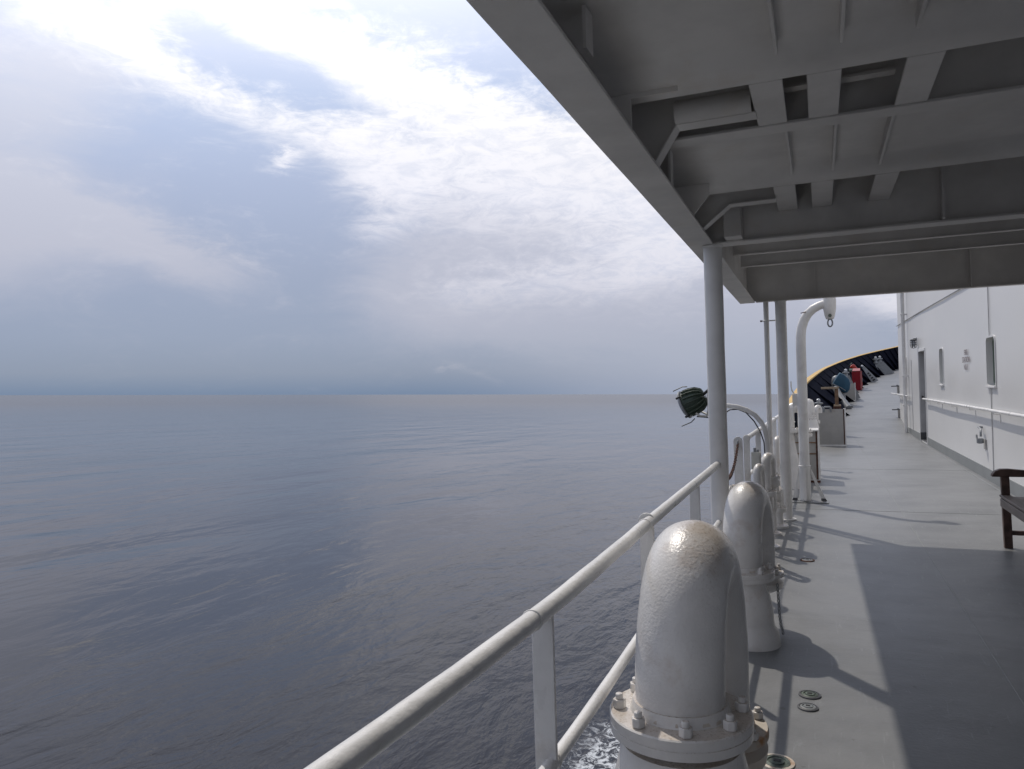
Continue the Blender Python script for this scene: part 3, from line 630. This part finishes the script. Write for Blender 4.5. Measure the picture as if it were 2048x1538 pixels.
# ------------------------------------------------------------------ goosenecks
def bolt(t, c_, r, h, mt='pipe'):
    b = MB(); a0 = random.uniform(0, 1); rg = [[b.b.verts.new((c_[0] + r * cos(a0 + i * pi / 3), c_[1] + r * sin(a0 + i * pi / 3), z)) for i in range(6)] for z in (c_[2], c_[2] + h)]
    b.skin(rg); b.lathe([(r * .58, h - .001), (r * .56, h * 1.6)], c_, 12); b.done('bolt', mt, t, bevel=r * .14)
def gooseneck(label, p1, p2, r, ztop, zfl, zend, fl_r, base, zfl2=None, nb=8, name='vent_gooseneck', mt='pipe', lump=.0005, skew=0.0, group='white gooseneck vent pipes along the rail', tailmt='pipe'):
    p1 = Vector((*p1, 0)); p2 = Vector((*p2, 0)); sp = (p2 - p1).length; rb = sp / 2; vs = 1.7 if r > .09 else 1.0; zc = ztop - r - rb * vs; u = (p2 - p1).normalized()
    t = thing(name, label, 'vent pipe', tuple(p1), group)
    pts = [p1 + Vector((0, 0, zfl + (zc - zfl) * i / 10)) for i in range(10)]
    c0 = (p1 + p2) / 2 + Vector((0, 0, zc)); pts += arc(c0, -u, (0, 0, vs), rb, 0, pi, 28)
    pts += [p2 + Vector((0, 0, zc + (zend - zc) * i / 10)) for i in range(1, 11)]
    b = MB(); b.tube(pts, r, 40 if r > .08 else 20, jit=lump)
    b.done('elbow', mt, t, ang=60)
    th = max(.02, r * .20)
    b = MB(); b.lathe([(r + .006, th * 2.2 + r * .25), (r + r * .12, th * 2.2 + .002), (fl_r * .98, th * 2.2), (fl_r, th * 2.05), (fl_r, th * 1.15), (fl_r * .985, th * 1.1), (fl_r * .985, th * 1.0), (fl_r * .995, th * .95), (fl_r * .99, .0), (r * 1.3, -.004)], (p1.x, p1.y, zfl - th * 2.2), 48)
    f = b.done('flange', mt, t, ang=30)
    if r > .09:      # rough weld bead where the elbow meets the flange
        for (q_, z_) in ((p1, zfl + r * .06), (p2, zend + .025)):
            b = MB(); b.tube([(q_.x + (r + .004) * cos(2 * pi * i / 60), q_.y + (r + .004) * sin(2 * pi * i / 60), z_ + random.uniform(-.002, .002)) for i in range(60)], [.007 + random.uniform(-.002, .003) for _ in range(60)], 8, closed=True)
            b.done('weld_bead', 'rustp', f, ang=70)
    for i in range(nb):
        a = 2 * pi * i / nb + .25; rr_ = (fl_r + r) / 2 + fl_r * .04; bolt(t, (p1.x + rr_ * cos(a), p1.y + rr_ * sin(a), zfl + .001), r * .155, r * .20)
    b = MB(); b.lathe([(rad, z) for rad, z in base], (p1.x, p1.y, 0), 40)
    for v in b.b.verts: v.co.x += skew * (1 - v.co.z / zfl)
    b.done('base', mt, t, ang=50)
    if zfl2 is not None:
        b = MB(); k = fl_r * .92
        b.lathe([(r, .0), (k * .98, -.002), (k, -.01), (k, -th), (k * .8, -th - .004), (k * .82, -th * 1.6), (k * .98, -th * 2.6), (k * .94, -th * 4.2), (k * .70, -th * 5.2), (k * .3, -th * 5.6)], (p2.x, p2.y, zfl2), 40)
        b.done('vent_head', tailmt, t, ang=40)
        for i in range(6):
            a = 2 * pi * i / 6 + .5; rr_ = (k + r) / 2 + .008; bolt(t, (p2.x + rr_ * cos(a), p2.y + rr_ * sin(a), zfl2 - .001), r * .15, r * .18)
    return t
gooseneck('nearest white gooseneck vent, largest, beige grime on top, bolted flange', (-.374, 2.05), (-.350, 2.45), .120, 1.048, .572, .36, .190,
          [(.20, 0), (.195, .03), (.185, .1), (.165, .16), (.16, .22), (.175, .30), (.185, .38), (.165, .46), (.16, .49)], zfl2=.375, tailmt='rustp')
gooseneck('second white gooseneck vent, standing clear on the deck behind the nearest one', (-.425, 4.38), (-.375, 4.66), .106, .885, .41, .33, .168,
          [(.150, 0), (.148, .075), (.132, .10), (.130, .13), (.134, .20), (.126, .27), (.112, .33), (.112, .37)], zfl2=.34, nb=6, skew=.04)
chain('chain', [(-.255, 4.55, .30), (-.252, 4.55, .2), (-.246, 4.55, .08), (-.23, 4.54, .01)], .022, .003, 'steel', 'short steel chain hanging from the second gooseneck vent head')
gooseneck('small white gooseneck peeping up just behind the second gooseneck', (-.60, 5.35), (-.55, 5.45), .037, .75, .25, .3, .075, [(.08, 0), (.08, .015), (.042, .03), (.042, .24)], nb=4)
gooseneck('tall slim white gooseneck nearest the junction box', (-.475, 6.2), (-.45, 6.30), .030, .81, .16, .22, .07, [(.08, 0), (.08, .015), (.035, .03), (.035, .13)], zfl2=.24, nb=4)
gooseneck('white twin gooseneck standing in front of the light arm', (-.455, 6.95), (-.42, 7.08), .042, .83, .50, .30, .085, [(.10, 0), (.10, .02), (.05, .04), (.05, .30), (.06, .32), (.06, .42), (.05, .47)], zfl2=.62, nb=4)
gooseneck('white gooseneck with black-specked valve left of the farther pillar foot', (-.45, 7.55), (-.42, 7.70), .034, .62, .30, .30, .07, [(.08, 0), (.08, .02), (.04, .04), (.04, .27)], zfl2=.40, nb=4)
gooseneck('thin cream gooseneck directly beside the farther pillar', (-.47, 9.0), (-.44, 9.14), .034, .84, .35, .30, .07, [(.08, 0), (.08, .02), (.04, .04), (.04, .32)], zfl2=.5, nb=4)
gooseneck('low white gooseneck between the vertical pipe and the farther pillar', (-.42, 7.95), (-.41, 8.12), .045, .40, .2, .12, .085, [(.10, 0), (.10, .02), (.055, .04), (.05, .17)], nb=4)

# davit ---------------------------------------------------------------
DX, DY = -.192, 9.75
dv = thing('davit', 'white pipe davit with hooked top and hanging shackle', 'davit', (DX, DY, 0))
b = MB(); b.lathe([(.064, .012), (.066, .42), (.070, .425), (.070, .432), (.058, .436)], (DX, DY, 0), 28); b.done('sleeve', 'pillar', dv)
pts = [(DX, DY, .42 + i * .13) for i in range(12)] + [(v.x, v.y, v.z) for v in arc((DX + .27, DY, 1.98), (-1, 0, 0), (0, 0, 1), .27, 0, 1.15, 10)][0:] 
pts = pts[:12] + [(DX + .003, DY, 2.0), (DX + .015, DY, 2.10), (DX + .045, DY, 2.19), (DX + .09, DY, 2.265), (DX + .15, DY, 2.32), (DX + .22, DY, 2.355), (DX + .30, DY, 2.38)]
b = MB(); b.tube(pts, [.058] * 12 + [.057, .056, .055, .054, .052, .050, .048], 26); b.done('post', 'pillar', dv)
b = MB(); b.lathe([(.068, .12), (.074, .08), (.072, -.02), (.058, -.10), (.045, -.14), (.02, -.15)], (DX + .335, DY, 2.33), 24); b.done('head', 'pillar', dv)
b = MB(); b.cyl((DX + .335, DY - .07, 2.225), (DX + .335, DY + .05, 2.225), .020, 12); b.done('pin', 'brass', dv)
b = MB(); b.tube([Vector((DX + .335, DY - .03, 2.14)) + Vector((.026 * sin(a), 0, .045 * cos(a))) for a in [2 * pi * i / 20 for i in range(20)]], .009, 8, closed=True); b.done('shackle', 'steel', dv)
b = MB(); b.box(DX - .24, DX + .26, DY - .17, DY + .17, .001, .010); b.done('base_plate', 'deck', dv)
for a_, l_ in ((0, .235), (pi, .15), (pi / 2, .2), (-pi / 2, .12)):
    d_ = Vector((cos(a_), sin(a_), 0)); n_ = Vector((-sin(a_), cos(a_), 0)) * .016
    p = Vector((DX, DY, 0)); b = MB(); q = [p + d_ * .066 + Vector((0, 0, .40)), p + d_ * .066 + Vector((0, 0, .34)), p + d_ * (l_ - .05) + Vector((0, 0, .012)), p + d_ * l_ + Vector((0, 0, .012))]
    b.prism([x_ - n_ for x_ in q], n_ * 2); s_ = b.done('strut', 'pillar', dv, bevel=.002)
    b = MB(); b.prism([x_ - n_ * 1.1 for x_ in (p + d_ * (l_ - .06) + Vector((0, 0, .04)), p + d_ * (l_ - .06) + Vector((0, 0, .013)), p + d_ * (l_ + .004) + Vector((0, 0, .013)), p + d_ * (l_ - .012) + Vector((0, 0, .04)))], n_ * 2.2); b.done('foot', 'darkgrey', s_)
b = MB(); b.box(DX - .115, DX - .05, DY - .006, DY + .006, 1.16, 1.30); b.tube([(DX - .06, DY, 1.30), (DX - .09, DY, 1.30), (DX - .115, DY, 1.34), (DX - .125, DY, 1.40), (DX - .125, DY, 1.455)], .008, 8)
b.tube([(DX - .06, DY, 1.17), (DX - .10, DY, 1.16), (DX - .115, DY, 1.12), (DX - .115, DY, 1.02)], .008, 8); b.done('cleat', 'pillar', dv)
b = MB(); b.box(DX + .01, DX + .07, DY - .053, DY - .048, 2.275, 2.285, rot=Matrix.Rotation(-.2, 3, 'Y')); b.done('rust_mark', 'rust', dv)

# big vents behind the davit --------------------------------------------
def horn(label, x, y, r, ztop, zf, prof, dome_r, off, group='large white vents behind the davit'):
    t = thing('tank_vent', label, 'vent', (x, y, 0), group)
    b = MB(); b.lathe([(dome_r * 1.02, zf + .03), (dome_r, zf + (ztop - zf) * .55), (dome_r * .92, zf + (ztop - zf) * .75), (dome_r * .7, zf + (ztop - zf) * .91), (dome_r * .35, ztop - .01), (.01, ztop)], (x + off, y, 0), 32); b.done('dome', 'pipe', t, ang=60)
    b = MB(); b.lathe([(dome_r * 1.25, 0), (dome_r * 1.25, .025), (dome_r * 1.2, .028), (dome_r * 1.25, .031), (dome_r * 1.25, .06)], (x + off, y, zf - .03), 32); f = b.done('flange', 'pipe', t)
    for i in range(6): a = i * pi / 3 + .2; bolt(t, (x + off + dome_r * 1.12 * cos(a), y + dome_r * 1.12 * sin(a), zf + .031), .014, .02)
    b = MB(); b.lathe(prof, (x, y, 0), 32); b.done('base', 'pipe', t, ang=60); return t
gooseneck('big white gooseneck with flared horn base between farther pillar and davit', (-.40, 11.0), (-.215, 11.05), .072, 1.17, .80, .72, .125,
          [(.20, 0), (.185, .12), (.155, .22), (.125, .34), (.095, .48), (.072, .62), (.068, .75)], nb=6, zfl2=.78, group='large white vents behind the davit')
horn('white domed vent on a cone seen just right of the davit post', -.16, 12.6, .1, 1.18, .90, [(.06, 0), (.06, .7), (.15, .73), (.13, .75), (.11, .86)], .085, 0)
gooseneck('small white gooseneck between domed vent and hose rail', (-.06, 13.3), (.0, 13.4), .035, 1.06, .80, .92, .06, [(.04, 0), (.04, .75)], nb=4, group='large white vents behind the davit')

def locker(label, x0, x1, y, h, mt, lines, depth=.5, rust=True, frame='pillar', z=None):
    z = dz(y) if z is None else z
    t = thing('steel_locker', label, 'locker', ((x0 + x1) / 2, y + depth / 2, z), 'open steel boxes along the bulwark')
    b = MB(); b.box(x0, x1, y, y + .012, z + .02, z + h); b.box(x0, x0 + .012, y + .013, y + depth, z + .02, z + h); b.box(x1 - .012, x1, y + .013, y + depth, z + .02, z + h); b.done('panel', mt, t)
    b = MB(); b.box(x0 - .01, x1 + .02, y - .02, y - .001, z + .0, z + .035); b.box(x1 - .004, x1 + .022, y - .02, y - .001, z + .036, z + h + .02); b.done('rim', frame, t, bevel=.003)
    if rust:
        b = MB(); b.box(x1 - .03, x1 - .008, y - .006, y - .001, z + .04, z + h); b.done('rust_streak', 'rust', t)
    for zz in lines:
        b = MB(); b.box(x0, x1 - .032, y - .006, y - .001, z + zz, z + zz + .018); b.done('seam', 'brown', t)
    return t
t = locker('narrow grey steel locker with brown seams and rusty edge behind the davit', -.42, -.04, 11.6, .73, 'shadegrey', (.40, .56))
b = MB(); b.box(-.44, -.03, 11.57, 12.1, .735, .75); b.done('lid', 'pillar', t)
b = MB(); b.box(-.25, -.02, 11.54, 11.575, .001, .03); b.done('rusty_foot', 'rust', t)
t = locker('wide grey steel locker with a handle on top, right of the white vents', -.04, .50, 18.0, .82, 'shadegrey', ())
b = MB(); b.tube([(.08, 17.99, .76), (.08, 17.99, .85), (.10, 17.99, .87), (.20, 17.99, .87), (.22, 17.99, .85), (.22, 17.99, .76)], .02, 8); b.done('handle', 'steel', t)
t = locker('far grey steel locker half hidden by the blue canvas cover', .83, 1.16, 29.0, .62, 'shadegrey', (), rust=False)

# T-shaped stand
t = thing('timber_stand', 'tan and brown T-shaped timber stand beside the wide grey locker', 'stand', (.42, 21.3, dz(21.3)))
z0 = dz(21.3)
b = MB(); b.box(.37, .455, 21.25, 21.35, z0 + .2, 1.23); b.done('post', 'brown', t, bevel=.005)
b = MB(); b.box(.04, .47, 21.22, 21.38, 1.231, 1.285); b.done('arm', 'tan', t, bevel=.005)
b = MB(); b.box(.33, .51, 21.2, 21.42, z0 + .0, .78); b.done('foot', 'rust', t)
b = MB(); b.box(.34, .51, 21.19, 21.4, .781, .82); b.done('collar', 'tan', t)

# blue covered object
t = thing('covered_winch', 'deep blue canvas cover over a pointed machine near the bulwark', 'covered winch', (.84, 27.6, dz(27.6)))
b = MB(); cB = Vector((.69, 27.6, 1.345)); rg = []
shape = [(-.05, .45), (-.16, .30), (-.27, .12), (-.33, .0), (-.27, -.12), (-.10, -.26), (.06, -.38), (.20, -.38), (.30, -.26), (.34, -.02), (.30, .16), (.12, .36)]
for k, (s_, yo) in enumerate(((.55, -.25), (.93, -.20), (1, -.02), (.96, .2), (.6, .32))): rg.append([b.b.verts.new(cB + Vector((px * s_ * .84, yo, pz * s_ * .84))) for px, pz in shape])
b.skin(rg); b.done('canvas_cover', 'blue', t, bevel=.02, seg=3)
b = MB(); b.tube([cB + Vector((-.28, -.22, .0)), cB + Vector((-.08, -.26, -.1)), cB + Vector((.12, -.25, -.24))], .012, 6); b.done('lashing', 'steel', t)
b = MB(); b.tube([(.50, 27.4, 1.2), (.66, 27.0, .85), (.86, 26.6, dz(26.6) + .02)], [.10, .10, .11], 14); b.done('discharge_pipe', 'steel', t)
b = MB(); b.lathe([(.2, 0), (.2, .03), (.1, .05), (.09, .6)], (.72, 27.7, dz(27.7)), 16); b.done('pedestal', 'steel', t)
horn_z = dz(28.3)
t = thing('tank_vent', 'grey domed vent peeping out behind the blue cover', 'vent', (.58, 28.3, horn_z))
b = MB(); b.lathe([(.15, 1.2), (.15, 1.42), (.135, 1.52), (.09, 1.6), (.01, 1.63)], (.55, 28.3, 0), 24); b.done('dome', 'steel', t, ang=60)
b = MB(); b.lathe([(.2, 1.14), (.2, 1.19), (.15, 1.2)], (.55, 28.3, 0), 24); b.done('flange', 'steel', t)
b = MB(); b.lathe([(.14, horn_z), (.14, .9), (.22, .92), (.22, .95), (.14, .97), (.14, 1.135)], (.55, 28.3, 0), 20); b.done('base', 'steel', t)

# red box and hydrant
z0 = dz(34)
t = thing('fire_hose_box', 'bright red fire hose box standing on the far deck', 'hose box', (1.45, 34.2, z0))
b = MB(); b.box(1.285, 1.575, 34, 34.5, z0 + .0, z0 + .79); b.done('case', 'red', t, bevel=.01)
b = MB(); b.prism([(1.28, 33.98, z0 + .795), (1.58, 33.98, z0 + .795), (1.60, 34.5, z0 + .90), (1.34, 34.5, z0 + .90)], (0, 0, .02)); b.done('lid', 'pink', t)
b = MB(); b.box(1.58, 1.64, 34.0, 34.5, z0 + .02, z0 + .80); b.done('door', 'pink', t)
b = MB(); b.box(1.64, 1.67, 34.2, 34.28, z0 + .35, z0 + .5); b.done('handle', 'steel', t)
t = thing('fire_hydrant', 'orange-red hydrant valve leaning above the red hose box', 'hydrant', (1.6, 35.2, dz(35.2)))
b = MB(); b.tube([(1.66, 35.2, dz(35.2)), (1.66, 35.2, 1.55), (1.60, 35.2, 1.74), (1.44, 35.2, 1.95), (1.36, 35.2, 2.03)], [.05, .05, .06, .075, .085], 14); b.done('riser', 'redl', t)
b = MB(); b.lathe([(.04, -.08), (.10, -.07), (.115, .0), (.10, .07), (.04, .10)], (1.36, 35.2, 2.01), 16, ax=(-.7, 0, .7)); b.done('valve', 'redl', t)
b = MB(); b.torus((1.26, 35.2, 2.12), .08, .015, (-.7, 0, .7), 16, 6); b.done('handwheel', 'brass', t)
b = MB(); b.tube([(1.20, 35.0, 1.87), (1.50, 35.0, 1.86)], .065, 14); b.done('outlet', 'greeng', t)

# mooring roller stands and inclined braces
def roller(label, px, y, ztop, h, grp='silver mooring fittings along the bulwark', s=1.0):
    t = thing('roller_stand', label, 'roller stand', (px, y, dz(y)), grp)
    z = ztop
    b = MB(); b.lathe([(.11 * s, z - .36 * s), (.085 * s, z - .30 * s), (.08 * s, z - .2 * s), (.14 * s, z - .18 * s), (.14 * s, z - .14 * s), (.06 * s, z - .12 * s)], (px, y, 0), 20); b.done('roller', 'steel', t)
    b = MB(); b.lathe([(.04 * s, z - .13 * s), (.065 * s, z - .08 * s), (.06 * s, z - .03 * s), (.02 * s, z)], (px, y, 0), 16); b.done('knob', 'knob', t)
    foot = Vector((px + h * .55, y, dz(y))); top = Vector((px + .02, y, z - .3 * s)); n_ = Vector((.11 * s, 0, .03))
    b = MB(); b.prism([top - n_, top + n_, foot + n_ * 1.4, foot - n_ * 1.2], (0, .08, 0)); b.done('brace', 'steel', t, bevel=.006)
    return t
roller('silver roller stand behind the white domed vent, nearest of its kind', -.03, 19.9, 1.02, .4, s=.75)
roller('silver roller stand left of the red hydrant and above the blue cover', .90, 29.6, 1.86, .6, s=.85)
roller('left one of the two tall silver roller stands far forward', 2.74, 43.0, 2.63, .95, s=.95)
roller('right one of the two tall silver roller stands far forward', 2.95, 43.2, 2.66, .95, s=.95)
y = 38.5; t = thing('inclined_brace', 'grey perforated brace leaning alone on the navy bulwark', 'brace', (2.4, y, dz(y)))
top = Vector((1.92, y, 2.04)); foot = Vector((2.40, y - .3, dz(y) + .0)); n_ = Vector((.085, 0, .05))
b = MB(); b.prism([top - n_ * .6, top + n_ * .6, foot + n_ * 1.5, foot - n_ * 1.5], (0, .1, 0)); b.done('plate', 'steel', t, bevel=.01)
for f_ in (.42, .56, .72, .86):
    c_ = top.lerp(foot, f_); b = MB(); k = n_ * (.25 + .4 * f_); dd = (foot - top).normalized() * .035; b.prism([c_ - k - dd, c_ + k - dd, c_ + k + dd, c_ - k + dd], (0, -.02, 0)); b.done('slot', 'black', t)
b = MB(); b.lathe([(.05, -.04), (.06, 0), (.04, .04), (.01, .06)], top + Vector((-.04, 0, .04)), 14); b.done('knob', 'knob', t)
b = MB(); b.tube([(2.72, 43.1, 2.3), (2.74, 42.9, 2.0), (2.9, 42.5, dz(42.5))], .07, 8); b.done('curved_prop', 'steel', label='dark curved prop beside the far roller stands', cat='prop')

# ------------------------------------------------------------------ deck fittings
def cap(x, y, r, label, ring, core, cat='deck cap'):
    t = thing('deck_filler_cap', label, cat, (x, y, 0), 'flush round caps in the deck')
    b = MB(); b.lathe([(r * 1.25, .0), (r * 1.22, .005), (r * 1.0, .007), (r * .98, .003)], (x, y, .001), 40); b.done('ring', ring, t)
    b = MB(); b.lathe([(r * .93, 0), (r * .92, .006), (r * .70, .008), (r * .66, .004), (r * .55, .004), (r * .5, .009), (r * .1, .010)], (x, y, .001), 36); b.done('lid', core, t)
    b = MB(); b.box(x - r * .25, x + r * .25, y - r * .16, y + r * .16, .0105, .0125); b.done('key_slot', 'black', t)
cap(-.082, 3.72, .040, 'greenish deck cap in dark ring, farther of the close pair', 'darkgrey', 'brass')
cap(-.088, 3.575, .036, 'plain grey deck cap, nearer of the close pair', 'darkgrey', 'kick')
cap(-.19, 3.02, .052, 'large green deck cap at the foot of the nearest gooseneck', 'rustp', 'brass')
cap(-.13, 6.52, .045, 'small rust-rimmed deck cap alone in the sunlit deck', 'rust', 'kick')
b = MB()
for y, x in ((10.9, .02), (13.2, .3)): b.lathe([(.02, 0), (.025, .03), (.01, .05)], (x, y, 0), 10)
b.b.free()

# ------------------------------------------------------------------ bench
BX, BY = 1.40, 7.44; L = 1.55
bn = thing('bench', 'dark weathered teak slatted bench with curved armrests against the wall', 'bench', (BX + .3, BY - L / 2, 0))
for y in (BY, BY - L + .05):
    b = MB(); b.prism([(BX + .003, y - .05, 0), (BX + .063, y - .05, 0), (BX + .052, y - .05, .60), (BX - .008, y - .05, .60)], (0, .05, 0)); b.done('leg', 'teak', bn, bevel=.004)
    b = MB(); b.prism([(BX + .56, y - .05, 0), (BX + .615, y - .05, 0), (BX + .66, y - .05, .92), (BX + .60, y - .05, .92)], (0, .05, 0)); b.done('leg', 'teak', bn, bevel=.004)
    poly = [(BX - .075, y - .06, .600), (BX - .072, y - .06, .618), (BX - .05, y - .06, .648), (BX - .01, y - .06, .664), (BX + .05, y - .06, .666), (BX + .2, y - .06, .652), (BX + .4, y - .06, .640), (BX + .60, y - .06, .640), (BX + .60, y - .06, .602)]
    b = MB(); b.prism(poly, (0, .07, 0)); b.done('armrest', 'teak', bn, bevel=.006)
    b = MB(); b.box(BX + .055, BX + .57, y - .04, y - .012, .11, .148); b.box(BX + .055, BX + .57, y - .04, y - .012, .33, .40); b.done('side_rail', 'teak', bn, bevel=.003)
b = MB(); b.box(BX - .012, BX + .012, BY - L, BY - .004, .345, .415); b.done('apron', 'teakseat', bn, bevel=.004)
for i in range(6):
    x = BX - .016 + i * .094; zz = .418 - .004 * (i - .5) * (5 - i) * .8
    b = MB(); b.box(x, x + .078, BY - L, BY - .002 - (0 if i == 0 else .01), zz, zz + .02); b.done('seat_slat', 'teakseat', bn, bevel=.004)
b = MB(); b.box(BX + .615, BX + .645, BY - L, BY - .05, .84, .92); b.box(BX + .60, BX + .625, BY - L, BY - .05, .47, .53); b.done('back_rail', 'teak', bn, bevel=.004)
for i in range(14):
    y = BY - .14 - i * .105; b = MB(); b.prism([(BX + .603, y, .531), (BX + .618, y, .531), (BX + .637, y, .839), (BX + .622, y, .839)], (0, -.05, 0)); b.done('back_slat', 'teak', bn)
